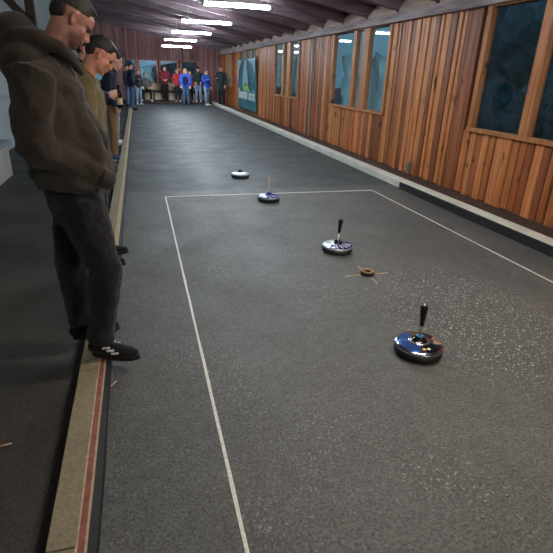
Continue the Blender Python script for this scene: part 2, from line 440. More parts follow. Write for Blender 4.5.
bmv = [bm.verts.new(p) for p in ((XL-.3, YN, rz(XL-.3)+.245), (5, YN, rz(5)+.245), (5, YF+.3, rz(5)+.245), (XL-.3, YF+.3, rz(XL-.3)+.245))]
fc = bm.faces.new(bmv)
for lp in fc.loops: lp[ly] = (.8, .8, .8, 1)
ceil = struct(obj('ceiling', bm, 'roof'), 'dark timber roof sloping down to the right wall')
raf = []
y = 5.25 - 1.2*8+.2
while y < YF-.2:
    bm = NB(); hw = .06
    v = [bm.verts.new(p) for p in ((XL, y-hw, rz(XL)), (4.7, y-hw, rz(4.7)), (4.7, y+hw, rz(4.7)), (XL, y+hw, rz(XL)),
                                   (XL, y-hw, rz(XL)+.19), (4.7, y-hw, rz(4.7)+.19), (4.7, y+hw, rz(4.7)+.19), (XL, y+hw, rz(XL)+.19))]
    for q in ((0,3,2,1),(4,5,6,7),(0,1,5,4),(1,2,6,5),(2,3,7,6),(3,0,4,7)): bm.faces.new([v[i] for i in q])
    obj('rafter', bm, 'rafter', ceil); raf.append(y); y += 1.2
# wavy blocking boards between rafter feet, standing on the beam
for ya, yb in zip(raf, raf[1:]):
    bm = NB(); a, b = ya+.06, yb-.06; n = 10; top = []; bot = []
    for i in range(n+1):
        t = i/n; zt = 2.575+.04+.15*(math.sin(PI*t)**.8)*(1+.1*math.sin(ya*7))
        for xx, lst in ((4.055, top), (4.085, bot)): lst.append((bm.verts.new((xx, a+(b-a)*t, 2.56)), bm.verts.new((xx, a+(b-a)*t, zt))))
    for L, fl in ((top, False), (bot, True)):
        for p, q in zip(L, L[1:]): bm.faces.new((p[0], q[0], q[1], p[1]) if not fl else (p[1], q[1], q[0], p[0]))
    for p, q, p2, q2 in zip(top, top[1:], bot, bot[1:]): bm.faces.new((p[1], q[1], q2[1], p2[1])); bm.faces.new((p[0], p2[0], q2[0], q[0]))
    bm.faces.new((top[0][0], top[0][1], bot[0][1], bot[0][0])); bm.faces.new((top[-1][0], bot[-1][0], bot[-1][1], top[-1][1]))
    obj('blocking_board', bm, 'blocking', ceil)
# closing board above the wall outside the beam
bm = NB(); box(bm, 4.19, 4.235, YN, YF, 2.4, 2.8)
struct(obj('trim_6', bm, 'clad_back'), 'dark board behind the rafter feet')

# ------------------------------------------------------------------ left wall
bm = NB(); 
v = [(XL-.12, XL)]
box(bm, XL-.12, XL, YN, YF, 0, 4.05)
struct(obj('wall_left', bm, 'grey_wall'), 'pale painted wall on the left')
bm = NB(); box(bm, XL, XL+.05, YN+.1, 12, .93, 1.0)
struct(obj('trim_7', bm, 'blue_grey'), 'pale ledge on the left wall')
# wall behind camera
bm = NB(); box(bm, XL-.12, 4.3, YN-.1, YN, 0, 4.1); struct(obj('wall_near', bm, 'grey_wall'))

# ------------------------------------------------------------------ far wall with windows
FW = [(-2.4, -1.15), (-.82, -.28), (-.08, .80), (.98, 1.85), (2.05, 2.95)]
YW = 27.3
Z0, Z1 = 1.02, 2.02
bm = NB(); xs = [XL] + [v for a in FW for v in a] + [XR]
for i in range(0, len(xs), 2): box(bm, xs[i], xs[i+1], YW, YW+.1, 0, 4.05)
for a in FW: box(bm, a[0], a[1], YW, YW+.1, 0, Z0); box(bm, a[0], a[1], YW, YW+.1, Z1, 4.05)
wf = struct(obj('wall_far', bm, 'clad_back'), 'far end wall of reddish upright boards')
bm = NB(); x = XL
while x < XR-.05:
    wd = rnd.choice((.1, .13, .15)); gx = rnd.choice((.01, .02))
    g = rnd.uniform(.75, 1.15); t = (g, g*.9, g*.92); xm = x+wd/2
    inw = any(a[0] < x+wd and x < a[1] for a in FW)
    if inw:
        box(bm, x, x+wd, YW-.02, YW, 0, Z0-.04, tint=t); box(bm, x, x+wd, YW-.02, YW, Z1+.04, rz(x)+.15, tint=t)
    else: box(bm, x, min(x+wd, XR), YW-.02, YW, 0, rz(x)+.15, tint=t)
    x += wd+gx
obj('cladding_boards', bm, 'rear', wf)
for n, a in enumerate(FW):
    bm = NB(); y0, y1 = YW-.05, YW+.08
    box(bm, a[0]-.05, a[1]+.05, y0, y1, Z0-.05, Z0); box(bm, a[0]-.05, a[1]+.05, y0, y1, Z1, Z1+.05)
    box(bm, a[0]-.05, a[0]+.03, y0, y1, Z0, Z1); box(bm, a[1]-.03, a[1]+.05, y0, y1, Z0, Z1)
    wo = struct(obj('window_%d' % (n+6), bm, 'frame_rear'), 'window in the far end wall')
    bm = NB(); box(bm, a[0]+.02, a[1]-.02, YW+.03, YW+.036, Z0, Z1); obj('pane', bm, 'glass', wo)
# far platform
bm = NB(); box(bm, -1.0, 3.45, 25.75, YW-.02, 0, .11)
struct(obj('trim_8', bm, 'darkwood', bevel=.01), 'dark low platform at the far end of the lane')

# ------------------------------------------------------------------ outside: sheet and hedge
def hedge(x, y, lx, ly, h, label, seed):
    b = NB(); rr = random.Random(seed)
    for i in range(26):
        ell(b, (rr.uniform(-lx, lx), rr.uniform(-ly, ly), h*rr.uniform(.15, .8)), (rr.uniform(.5, .9), rr.uniform(.5, .9), h*rr.uniform(.2, .3)), seg=10)
    o = obj('hedge', b, 'leaf', None, True, (x, y, -.22))
    md = o.modifiers.new('remesh', 'REMESH'); md.mode = 'VOXEL'; md.voxel_size = .09; md.use_smooth_shade = True
    tx = bpy.data.textures.new('leafnoise', 'CLOUDS'); tx.noise_scale = .25
    dm = o.modifiers.new('leafy', 'DISPLACE'); dm.texture = tx; dm.strength = .35
    return tag(o, label, 'hedge')
hedge(8.0, 9.2, .6, 2.6, 4.4, 'tall dark hedge outside the nearest right window', 1)
hedge(10.5, 16, .8, 6, 1.7, 'dark hedge outside the middle right windows', 2)
hedge(1.0, 35, 5, .8, 2.6, 'dark green hedge outside the far end windows', 3)
# speculative pale canopy, added for the bright patches in the far windows
root = empty('awning', (1.0, 31.0, -.22), 'pale white awning seen through the windows of the far wall', 'awning')
bm = NB(); v = [bm.verts.new(p) for p in ((-.95, 0, 1.95), (1.25, 0, 2.35), (1.25, 1.8, 2.85), (-.35, 1.8, 2.75), (-.95, 0, 1.88), (1.25, 0, 2.28), (1.25, 1.8, 2.78), (-.35, 1.8, 2.68))]
for q in ((0,1,2,3),(7,6,5,4),(0,4,5,1),(1,5,6,2),(2,6,7,3),(3,7,4,0)): bm.faces.new([v[i] for i in q])
obj('canopy', bm, 'awning_cloth', root)
for px_, py_, hh in ((-.9, .03, 1.9), (1.2, .03, 2.28), (1.2, 1.75, 2.78), (-.33, 1.75, 2.68)):
    bm = NB(); box(bm, px_-.025, px_+.025, py_-.025, py_+.025, 0, hh); obj('pole', bm, 'steel', root)
def drape(yc, zc, w_, h_, label, seed):
    b = NB(); nu, nv = 70, 50; rr = random.Random(seed); g = []
    for j in range(nv+1):
        row = []
        for i in range(nu+1):
            s_ = i/nu*2-1; t = j/nv
            top = 1-.28*(1-s_*s_)*0 - .10*abs(math.sin(3*s_+seed))
            yy = yc+s_*w_/2; zz = zc+h_*top*(1-t)
            zz += -.16*(1-s_*s_)*(1-t)
            amp = .05
            xx = 4.38+amp*math.sin(26*(s_*.35+.9*t*abs(s_)**.5)+seed)*(.4+.6*(1-t))+.015*math.sin(43*s_+9*t)
            row.append(b.verts.new((xx, yy, zz)))
        g.append(row)
    for j in range(nv):
        for i in range(nu): b.faces.new((g[j][i], g[j][i+1], g[j+1][i+1], g[j+1][i]))
    o = obj('plastic_sheet', b, 'sheet', None, True)
    sd = o.modifiers.new('thick', 'SOLIDIFY'); sd.thickness = .003
    return tag(o, label, 'sheet', 'clear sheets hung outside the windows')
drape(9.5, -.2, 2.6, 2.35, 'creased clear plastic sheet hung outside the second right window', 1)
drape(14.8, -.2, 2.5, 2.55, 'creased clear plastic sheet hung outside the third right window', 2)

# ------------------------------------------------------------------ lights
def lamp(y, label, L=1.32, z=2.74, x=1.63, first=None, tm='tube'):
    if y == 10.0: x = 1.74
    e = empty('ceiling_light', (x, y, z), label, 'ceiling light', 'fluorescent lights above the lane')
    zt = rz(x)-z
    if first:
        for ch in first.children:
            c = ch.copy(); COL.objects.link(c); c.parent = e
        return e
    b = NB(); box(b, -L/2, L/2, -.035, .035, .025, .06); obj('housing', b, 'lamp_body', e, bevel=.008)
    for s in (-1, 1):
        b = NB(); box(b, s*L/2-.02, s*L/2+.02, -.07, .07, -.02, .05); obj('end_cap', b, 'lamp_body', e, bevel=.006)
    for s in (-1, 1):
        b = NB(); chain(b, [((-L/2+.02, s*.045, .0), .019), ((L/2-.02, s*.045, .0), .019)], 12, (0, 0, 1)); obj('tube', b, tm, e, True)
    for s in (-1, 1):
        b = NB(); chain(b, [((s*L*.36, 0, .07), .005), ((s*L*.36, 0, zt+SL*-s*L*.36+.02), .005)], 6); obj('hanger', b, 'pipe', e)
    return e
nm = ['behind the viewer', 'above the near standing man', 'above the far line of the painted rectangle', 'nearest and largest in view', 'second from the near end in view', 'third from the near end in view', 'fourth in view']
first = None
for i, yy in enumerate(LAMP_Y):
    l_ = lamp(yy, 'white twin-tube ceiling light, ' + nm[i], first=first, tm='tube_warm' if yy < 4 else 'tube')
    first = l_ if yy in (-1.9, 6.0) else (None if yy == 2.05 else first)
e = lamp(23.6, 'white twin-tube ceiling light, lowest and farthest in view, just below the fourth', z=2.56, x=1.58)

# ------------------------------------------------------------------ painted lines
def line(x0, x1, y0, y1, label, mat='white_line'):
    b = NB(); nn = 40; long = (y1-y0) > (x1-x0); prev = None
    for i in range(nn+1):
        t = i/nn; j1 = rnd.uniform(-.0015, .0015); j2 = rnd.uniform(-.0015, .0015)
        if long: q = [(x0+j1, y0+(y1-y0)*t), (x1+j2, y0+(y1-y0)*t)]
        else: q = [(x0+(x1-x0)*t, y0+j1), (x0+(x1-x0)*t, y1+j2)]
        v = [b.verts.new((q[0][0], q[0][1], .0025)), b.verts.new((q[1][0], q[1][1], .0025)), b.verts.new((q[1][0], q[1][1], .0)), b.verts.new((q[0][0], q[0][1], .0))]
        if prev:
            for k in range(4): b.faces.new((prev[k], v[k], v[(k+1) % 4], prev[(k+1) % 4]))
        prev = v
    bmesh.ops.recalc_face_normals(b, faces=b.faces[:])
    return tag(obj('lane_line', b, mat), label, 'line')
line(-.008, .008, 0, 6.0, 'long white line painted along the left side of the target rectangle')
line(2.992, 3.008, 0, 6.0, 'long white line painted along the right side of the target rectangle')
line(0, 3.0, 5.985, 6.01, 'thin white line painted across the far end of the rectangle')
line(0, 3.0, -.012, .012, 'white line across the near end of the rectangle, below the view')
cx, cyy = 1.515, 3.0
root = empty('centre_cross', (cx, cyy, 0), 'thin pale yellow cross painted on the asphalt under the target ring', 'marking')
for q in ((-.20, -.065, -.004, .004), (.07, .19, -.004, .004), (-.004, .004, -.19, -.065), (-.004, .004, .065, .18)):
    bm = NB(); box(bm, *q, 0, .002); obj('painted_stroke', bm, 'yellow_line', root)
# target ring
root = empty('target_ring', (cx, cyy, 0), 'small black and tan target ring lying on the painted cross', 'target ring')
bm = NB(); lathe(bm, [(.026, 0), (.056, 0), (.058, .004), (.058, .028), (.056, .031), (.026, .031), (.024, .028), (.024, .004), (.026, 0)], 40); obj('rubber_body', bm, 'rubber2', root, True)
bm = NB(); lathe(bm, [(.030, .031), (.055, .031), (.054, .036), (.034, .036), (.030, .031)], 40); obj('top_ring', bm, 'ring_wood', root, True)

# ------------------------------------------------------------------ ice stocks
DOME = [(.143, .046), (.1455, .050), (.1455, .058), (.142, .064), (.125, .069), (.10, .074), (.075, .079), (.055, .084), (.045, .090)]
def dz(rad):
    pr = sorted(DOME[3:]); 
    for (a, za), (b_, zb) in zip(pr, pr[1:]):
        if a <= rad <= b_: return za+(zb-za)*(rad-a)/(b_-a)
    return pr[0][1] if rad < pr[0][0] else pr[-1][1]
def patch(r0, r1, a0, a1, mat, parent, name, lift=.0012, twist=0):
    b = NB(); nr, na = 8, max(4, int(abs(a1-a0)/5)); g = []; g2 = []
    for i in range(nr+1):
        rad = r0+(r1-r0)*i/nr; row = []; row2 = []
        for j in range(na+1):
            a = R(a0+(a1-a0)*j/na+twist*i/nr); row.append(b.verts.new((rad*math.cos(a), rad*math.sin(a), dz(rad)+lift)))
            row2.append(b.verts.new((rad*math.cos(a), rad*math.sin(a), dz(rad)-.0005)))
        g.append(row); g2.append(row2)
    for i in range(nr):
        for j in range(na):
            b.faces.new((g[i][j], g[i+1][j], g[i+1][j+1], g[i][j+1])); b.faces.new((g2[i][j+1], g2[i+1][j+1], g2[i+1][j], g2[i][j]))
    def strip(p, q): 
        for k in range(len(p)-1): b.faces.new((p[k], p[k+1], q[k+1], q[k]))
    strip(g[0], g2[0]); strip(g2[-1], g[-1]); strip([x[0] for x in g2], [x[0] for x in g]); strip([x[-1] for x in g], [x[-1] for x in g2])
    return obj(name, b, mat, parent, True)
def stock(loc, label, body, tilt, hubm, stemm, gripm, grip=True, rot=0, short=False):
    e = empty('ice_stock', loc, label, 'ice stock', rotz=R(rot))
    b = NB(); lathe(b, [(0, 0), (.13, 0), (.138, .004), (.1435, .014), (.1435, .047), (.0, .047)], 56); obj('running_sole', b, 'rubber2', e, True)
    b = NB(); lathe(b, [(0, .0455)] + DOME + [(.0, .090)], 64)
    obj('disc', b, body, e, True)
    b = NB(); lathe(b, [(.0, .083), (.048, .084), (.048, .0905), (.044, .094), (.031, .094), (.028, .108), (.024, .112), (0, .112)], 40); obj('hub', b, hubm, e, True)
    m = Matrix.Rotation(tilt[0], 4, 'Y') @ Matrix.Rotation(tilt[1], 4, 'X'); o_ = (0, 0, .105)
    if short:
        b = NB(); lathe(b, [(0, 0), (.008, 0), (.008, .02), (0, .02)], 16, o_, m); obj('stem', b, stemm, e, True); return e
    b = NB(); lathe(b, [(0, 0), (.009, 0), (.007, .02), (.0065, .10), (0, .10)], 16, o_, m); st_ = obj('stem', b, stemm, e, True)
    b = NB(); lathe(b, [(0, .072), (.011, .073), (.014, .088), (.0155, .12), (.0195, .16), (.0225, .195), (.0225, .205), (.019, .209), (0, .209)], 24, o_, m); g_ = obj('grip', b, gripm, e, True)
    b = NB(); lathe(b, [(0, .208), (.013, .208), (.012, .213), (0, .214)], 20, o_, m); obj('grip_cap', b, 'steel', g_, True)
    return e
s1 = stock((1.285, 1.80, 0), 'nearest ice stock, polished dark disc with blue hub and black-gripped handle', 'polished', (R(1), R(-3)), 'black_enamel', 'brass', 'grip')
patch(.066, .128, 95, 245, 'blue_enamel', s1, 'blue_print')
patch(.050, .060, 0, 360, 'steel', s1, 'steel_collar')
patch(.062, .128, 262, 345, 'black_enamel', s1, 'black_print')
patch(.085, .13, -10, 55, 'black_enamel', s1, 'black_print')
b = NB(); lathe(b, [(.0, .111), (.022, .111), (.022, .118), (.012, .121), (0, .121)], 30); obj('cyan_cap', b, 'cyan_plastic', s1, True)
for k in range(5): patch(.085, .132, -36+k*9, -32+k*9, 'tan_print', s1, 'tan_stripe', .002, twist=14)
for a, c in ((258, 'yellow_print'), (275, 'white_print')):
    b = NB(); rr_ = .092; ell(b, (rr_*math.cos(R(a)), rr_*math.sin(R(a)), dz(rr_)), (.012, .012, .0035)); obj('round_sticker', b, c, s1, True)
s2 = stock((1.48, 3.60, 0), 'blue and silver ice stock with black grip, between the target ring and the far line', 'silver_disc', (R(4), R(0)), 'black_enamel', 'ash', 'grip')
patch(.05, .142, -148, 60, 'navy_enamel', s2, 'blue_print')
for k in range(5): patch(.06, .125, -128+k*22, -121+k*22, 'white_print', s2, 'white_stripe', .002, twist=16)
s3 = stock((1.315, 5.60, 0), 'ice stock with thin pale wooden handle standing on the far line', 'silver_disc', (R(-1), R(0)), 'navy_enamel', 'ash', 'ash')
patch(.05, .141, -165, 70, 'navy_enamel', s3, 'blue_print')
for k in range(4): patch(.06, .125, -140+k*28, -133+k*28, 'white_print', s3, 'white_stripe', .002, twist=16)
for ch in s3.children:
    if ch.name.startswith('grip'): ch.data = ch.data.copy(); ch.scale = (.62, .62, 1)
s4 = stock((1.24, 7.16, 0), 'plain silver ice stock without a tall handle, farthest down the lane', 'silver_disc', (R(10), R(0)), 'black_enamel', 'grip', 'grip', short=True)

# ------------------------------------------------------------------ wall fittings
root = empty('outlet_box', (XW-.03, 6.93, .08), 'small grey electrical box low on the cladded wall', 'electrical box')
bm = NB(); box(bm, -.035, .012, -.045, .045, 0, .16); obj('housing', bm, 'grey_box', root, bevel=.006)
for k in (0, 1):
    bm = NB(); box(bm, -.043, -.034, -.034, .034, .012+k*.075, .075+k*.075); obj('flap', bm, 'grey_box', root, bevel=.004)
bm = NB(); chain(bm, [((4.125, 12.3, .04), .022), ((4.125, 12.3, 2.42), .022)], 12)
tag(obj('conduit_pipe', bm, 'pipe', None, True), 'pale upright pipe on the wall between second and third windows', 'pipe')
# banner
root = empty('banner', (4.10, 20.25, .15), 'teal banner with green emblem and white lettering hung on the wall', 'banner')
bm = NB(); nu, nv = 60, 40; g = []; W_, H_ = 3.65, 2.0
def bx_(s_, t):
    fold = (max(0, t-.45)/.55)
    return .01+.03*fold*abs(math.sin(9*s_+3*t))+.006*math.sin(5*s_+2)
for j in range(nv+1):
    row = []
    for i in range(nu+1):
        s_ = i/nu-.5; t = j/nv; row.append(bm.verts.new((-bx_(s_*2, t), s_*W_*(1-.03*t), t*H_-(.10*(1-abs(math.sin(PI*2*(s_+.5)))) if j == nv else 0)*0 - .08*t*math.sin(PI*(s_+.5)*2)**2)))
    g.append(row)
for j in range(nv):
    for i in range(nu): bm.faces.new((g[j][i], g[j+1][i], g[j+1][i+1], g[j][i+1]))
o = obj('cloth', bm, 'banner', root, True); sd = o.modifiers.new('thick', 'SOLIDIFY'); sd.thickness = .004
def bpoly(name, pts, mat):
    b = NB(); vs = [b.verts.new((-.052, p[0], p[1])) for p in pts]; fc = b.faces.new(vs)
    ex = bmesh.ops.extrude_face_region(b, geom=[fc]); bmesh.ops.translate(b, verts=[x for x in ex['geom'] if isinstance(x, bmesh.types.BMVert)], vec=(-.003, 0, 0))
    bmesh.ops.recalc_face_normals(b, faces=b.faces[:]); return obj(name, b, mat, root)
bpoly('pale_peak', [(.75, .95), (.25, 1.86), (.0, 1.9), (-.55, .95)], 'banner_pale')  # flat pale shapes over the folded upper part of the cloth
bpoly('pale_corner', [(1.72, 1.0), (1.72, 1.9), (.55, 1.93), (1.35, 1.55)], 'banner_pale')
bpoly('pale_corner', [(-.2, 1.93), (-1.7, 1.93), (-1.72, 1.35), (-1.2, 1.75)], 'banner_pale')
def lozenge(y0, z0, w1, h1): return [(y0+w1*math.cos(t), z0+h1*math.sin(t)) for t in [2*PI*k/18 for k in range(18)]]
bpoly('green_emblem', lozenge(0, .86, .62, .14), 'banner_green')
fc_ = bpy.data.curves.new('lettering', 'FONT'); fc_.body = 'Bavarian Stock'; fc_.size = .56; fc_.align_x = 'CENTER'; fc_.extrude = .002; fc_.offset = .014
fo = bpy.data.objects.new('lettering', fc_); COL.objects.link(fo); fo.parent = root; fo.location = (-.03, 0, .36); fo.rotation_euler = (R(90), 0, R(-90)); fc_.materials.append(MT['banner_text'])
fo.location = (-.03, 0, .42)
bpy.context.view_layer.update()
lm = bpy.data.meshes.new_from_object(fo.evaluated_get(bpy.context.evaluated_depsgraph_get()))
lo_ = bpy.data.objects.new('letters', lm); COL.objects.link(lo_); lo_.parent = root; lo_.location = fo.location; lo_.rotation_euler = fo.rotation_euler
bpy.data.objects.remove(fo)

# ------------------------------------------------------------------ left side: post with brace, white bench
root = empty('timber_post', (-1.62, 7.9, 0), 'dark timber post with diagonal brace behind the near standing man', 'post')
bm = NB(); box(bm, -.06, .06, -.06, .06, 0, rz(-1.5)-.02); obj('shaft', bm, 'darkwood', root)
bm = NB(); bar(bm, (-.02, 0, 2.1), (-.95, 0, 3.14), .1, .12, (0, 1, 0)); obj('brace', bm, 'darkwood', root)
root = empty('wall_bench', (-2.45, 6.0, 0), 'bench with white front panel and grey wooden back against the left wall', 'bench')
bm = NB(); box(bm, .22, .25, -3.0, 1.75, 0, .44); box(bm, -.3, .22, 1.72, 1.75, 0, .44); obj('front_panel', bm, 'white_paint', root)
bm = NB(); box(bm, -.32, .30, -3.0, 1.8, .46, .52); obj('seat', bm, 'blue_grey', root)
bm = NB()
for k in range(3): box(bm, -.33, -.30, -3.0, 1.8, .55+k*.12, .65+k*.12)
obj('backrest', bm, 'oldwood', root)

# ------------------------------------------------------------------ far benches (pale panels on dark frames)
def bench(x, first, label):
    e = empty('bench', (x, 26.55, .11), label, 'bench', 'pale benches at the far wall')
    if first:
        for ch in first.children: c = ch.copy(); COL.objects.link(c); c.parent = e
        return e
    w2 = .52
    b = NB(); box(b, -w2, w2, .38, .41, .50, .86); obj('backrest', b, 'plywood', e, bevel=.01)
    b = NB(); box(b, -w2-.02, w2+.02, -.02, .40, .42, .46); obj('seat', b, 'darkwood', e)
    b = NB(); box(b, -w2, -.04, .16, .19, .04, .38); box(b, .04, w2, .16, .19, .04, .38); obj('lower_panel', b, 'plywood', e, bevel=.008)
    for s in (-1, 0, 1):
        b = NB(); box(b, s*.50-.025, s*.50+.025, .02, .36, 0, .42); obj('leg', b, 'darkwood', e)
    b = NB(); box(b, -w2-.02, w2+.02, .36, .43, .86, .89); obj('top_rail', b, 'darkwood', e)
    return e
bn = None
for k, (x, lb) in enumerate(((.55, 'leftmost pale bench at the far wall, beside the seated person'), (1.68, 'pale bench at the far wall, right of the person in maroon'), (2.81, 'rightmost pale bench at the far wall, behind the person in the cap'))):
    q = bench(x, bn, lb); bn = bn or q

# ------------------------------------------------------------------ litter
def butt(p, a, label, L=.035):
    e = empty('cigarette_butt', (p[0], p[1], .006), label, 'cigarette butt', rotz=a)
    b = NB(); chain(b, [((-L/2, 0, 0), .0045), ((0, 0, 0), .0042)], 10, (0, 0, 1)); obj('filter', b, 'butt', e, True)
    b = NB(); chain(b, [((0, 0, 0), .0042), ((L/2, 0, .001), .0038)], 10, (0, 0, 1)); obj('paper', b, 'label_paper', e, True)
butt((-.93, 1.50), .1, 'orange-tipped cigarette butt on the dark walkway at the left edge', .05)
butt((-.49, 1.86), 1.0, 'orange cigarette butt beside the black strip near the man\'s shoe', .045)

# ------------------------------------------------------------------ people
TX = bpy.data.textures.new('folds', 'CLOUDS'); TX.noise_scale = .16; TX.noise_depth = 1
TX2 = bpy.data.textures.new('fine_folds', 'CLOUDS'); TX2.noise_scale = .06; TX2.noise_depth = 2
def remesh(o, vox, smooth=3, fold=0, ffold=0):
    m = o.modifiers.new('remesh', 'REMESH'); m.mode = 'VOXEL'; m.voxel_size = vox; m.use_smooth_shade = True
    s = o.modifiers.new('smooth', 'SMOOTH'); s.iterations = smooth; s.factor = .5
    if fold: d = o.modifiers.new('fold', 'DISPLACE'); d.texture = TX; d.strength = fold; d.mid_level = .5
    if ffold: d = o.modifiers.new('ffold', 'DISPLACE'); d.texture = TX2; d.strength = ffold; d.mid_level = .5
    return o
def hand(b, wr, el, curl=.5, s=1.0, palm_n=None):
    """palm with five bent fingers; continues the forearm direction"""
    wr = Vector(wr); d = (wr-Vector(el)).normalized()
    n_ = Vector(palm_n) if palm_n else Vector((0, 0, -1))
    n_ = (n_ - d*n_.dot(d)).normalized(); a = d.cross(n_).normalized()
    k0 = wr+d*.085*s
    chain(b, [(wr, .024*s, .03*s), (wr+d*.045*s, .018*s, .040*s), (k0, .014*s, .040*s)], 12, a)
    for i, L in enumerate((.072, .082, .076, .060)):
        p = k0+a*((i-1.5)*.0205*s); ang = curl*.9; q = p; pts = [(p-d*.01, .0095*s)]; dd = d.copy()
        for j, fr in enumerate((.45, .32, .23)):
            dd = (d*math.cos(ang*(j+.5)*1.1)+n_*math.sin(ang*(j+.5)*1.1)); q = q+dd*(L*fr*s); pts.append((q.copy(), (.009-.001*j)*s))
        chain(b, pts, 8, a)
    t0 = wr+d*.025*s-a*.03*s; t1 = t0+(d*.6-a*.6+n_*.3).normalized()*.035*s; t2 = t1+(d*.8-a*.1+n_*.6).normalized()*.032*s
    chain(b, [(t0, .013*s), (t1, .011*s), (t2, .009*s)], 8, n_)
def person(loc, label, rot=0, J=None, s=1.0, top='hoodie', bottom='trousers', cm=None, pm=None, sm=None, skinm='skin2', hair='hair_dark', hp=(0, 0), vox=.011, bvox=None, hs=1.0,
           hem=.86, bulk=1.0, legb=1.0, sole=None, stripes=False, curl=.5, fold=.02, long_hair=False, cap=None, beard=False, hood=False, palm=(None, None), shoe_dirs=None, extras=None, hair_s=1.0, addtop=None):
    D = dict(pelvis=(0, 0, .95), waist=(0, 0, 1.08), chest=(-.01, 0, 1.28), neck=(0, 0, 1.46), head=(.03, 0, 1.60),
             shR=(0, -.18, 1.41), elR=(-.02, -.25, 1.13), wrR=(.08, -.23, .92), shL=(0, .18, 1.41), elL=(-.02, .25, 1.13), wrL=(.08, .23, .92),
             hiR=(0, -.085, .92), knR=(.01, -.10, .50), anR=(-.03, -.11, .10), hiL=(0, .085, .92), knL=(.01, .10, .50), anL=(-.03, .11, .10))
    if J: D.update(J)
    D = {k: Vector(v)*s for k, v in D.items()}
    e = empty('person', loc, label, 'person', rotz=rot)
    H = Matrix.Translation(D['head']) @ Matrix.Rotation(hp[0], 4, 'Z') @ Matrix.Rotation(hp[1], 4, 'Y') @ Matrix.Scale(s*hs, 4)
    Hr = H.to_3x3().normalized()
    h = lambda x, y, z: H @ Vector((x, y, z))
    # ---- body
    b = NB()
    chain(b, [(D['pelvis'], .085*s, .13*s), (D['waist'], .08*s, .12*s), (D['chest'], .10*s, .14*s), ((D['neck']*.6+D['chest']*.4), .08*s, .12*s)], 18)
    chain(b, [(D['neck']-Vector((0, 0, .04*s)), .062*s), ((D['neck']+h(-.02, 0, -.06))*.5, .056*s), (h(-.022, 0, -.03), .056*s)], 16)
    for S_ in 'RL':
        chain(b, [(D['neck']*.7+D['sh'+S_]*.3-Vector((0, 0, .03*s)), .04*s), (D['sh'+S_], .05*s), ((D['sh'+S_]+D['el'+S_])/2, .046*s), (D['el'+S_], .037*s), ((D['el'+S_]*.6+D['wr'+S_]*.4), .038*s), (D['wr'+S_], .026*s, .03*s)], 12)
        hand(b, D['wr'+S_], D['el'+S_], curl if not isinstance(curl, tuple) else curl['RL'.index(S_)], s, palm['RL'.index(S_)])
        chain(b, [(D['hi'+S_], .075*s), ((D['hi'+S_]+D['kn'+S_])/2, .065*s), (D['kn'+S_], .05*s), (D['kn'+S_]*.6+D['an'+S_]*.4, .05*s), (D['an'+S_], .034*s)], 12)
        chain(b, [(D['an'+S_], .032*s), (D['an'+S_]-Vector((0, 0, .04*s)), .03*s)], 10)
    for c, rr in (((-.012, 0, .035), (.096, .077, .086)), ((.022, 0, -.025), (.066, .063, .088)), ((.030, 0, -.072), (.050, .050, .036)), ((.068, 0, -.096), (.018, .022, .017)),
                  ((.052, .036, -.022), (.028, .026, .026)), ((.052, -.036, -.022), (.028, .026, .026)), ((.052, 0, .045), (.046, .056, .042)),
                  ((.086, 0, -.056), (.012, .024, .007)), ((.083, 0, -.068), (.012, .020, .008)), ((.094, .012, -.034), (.012, .009, .008)), ((.094, -.012, -.034), (.012, .009, .008))):
        ell(b, h(*c), tuple(v*s*hs for v in rr), Hr)
    chain(b, [(h(.080, 0, .018), .008*s), (h(.094, 0, -.005), .009*s), (h(.107, 0, -.028), .012*s)], 10)
    chain(b, [(h(.066, -.048, .022), .009*s), (h(.084, -.02, .024), .011*s), (h(.084, .02, .024), .011*s), (h(.066, .048, .022), .009*s)], 10, (0, 0, 1))
    for q in (-1, 1):
        ell(b, h(-.010, q*.079, -.006), (.017*s, .007*s, .029*s), Hr @ Matrix.Rotation(.2*q, 3, 'Z') @ Matrix.Rotation(-.2, 3, 'Y'), 12)
        chain(b, [(h(.006, q*.080, .008), .005*s), (h(-.004, q*.087, .024), .006*s), (h(-.020, q*.091, .020), .006*s), (h(-.026, q*.089, -.004), .006*s), (h(-.012, q*.082, -.034), .007*s)], 8, (1, 0, 0))
    remesh(obj('body', b, skinm, e, True), bvox or min(vox, .009), 4)
    for q in (-1, 1):
        b = NB(); ell(b, h(.074, q*.031, .004), (.0135*s, .014*s, .009*s), Hr, 10); obj('eye', b, 'eye', e, True)
    # ---- hair
    b = NB()
    k = hair_s
    if hair != 'none':
        for c, rr in (((-.016, 0, .052), (.097*k, .080*k, .080*k)), ((.036, 0, .094), (.050, .056, .026)), ((-.060, 0, .012), (.052*k, .066*k, .062*k)), ((-.01, 0, .105), (.07, .055, .03))):
            ell(b, h(*c), tuple(v*s*hs for v in rr), Hr)
        if long_hair:
            chain(b, [(h(-.07, 0, .03), .05*s, .075*s), (h(-.085, 0, -.06), .045*s, .085*s), (h(-.08, 0, -.16), .035*s, .08*s)], 14, Hr @ Vector((0, 1, 0)))
            for q in (-1, 1): chain(b, [(h(.01, q*.07, .06), .03*s, .022*s), (h(-.01, q*.088, -.04), .03*s, .02*s), (h(-.01, q*.085, -.13), .025*s, .02*s)], 10, Hr @ Vector((0, 1, 0)))
        remesh(obj('hair', b, hair, e, True), max(.006, vox*.7), 3, 0, .003)
    if cap:
        b = NB(); ell(b, h(-.01, 0, .075), (.105*s, .09*s, .07*s), Hr); chain(b, [(h(.07, 0, .07), .05*s, .06*s), (h(.13, 0, .055), .03*s, .045*s)], 12, Hr @ Vector((0, 1, 0)))
        remesh(obj('cap', b, cap, e, True), .009, 2)
    # ---- top garment
    b = NB(); k = bulk
    hemp = D['pelvis'].lerp(D['waist'], (hem-.95)/.13) if hem >= .95 else D['pelvis']-Vector((0, 0, (.95-hem)*s))
    hemp = Vector(hemp)
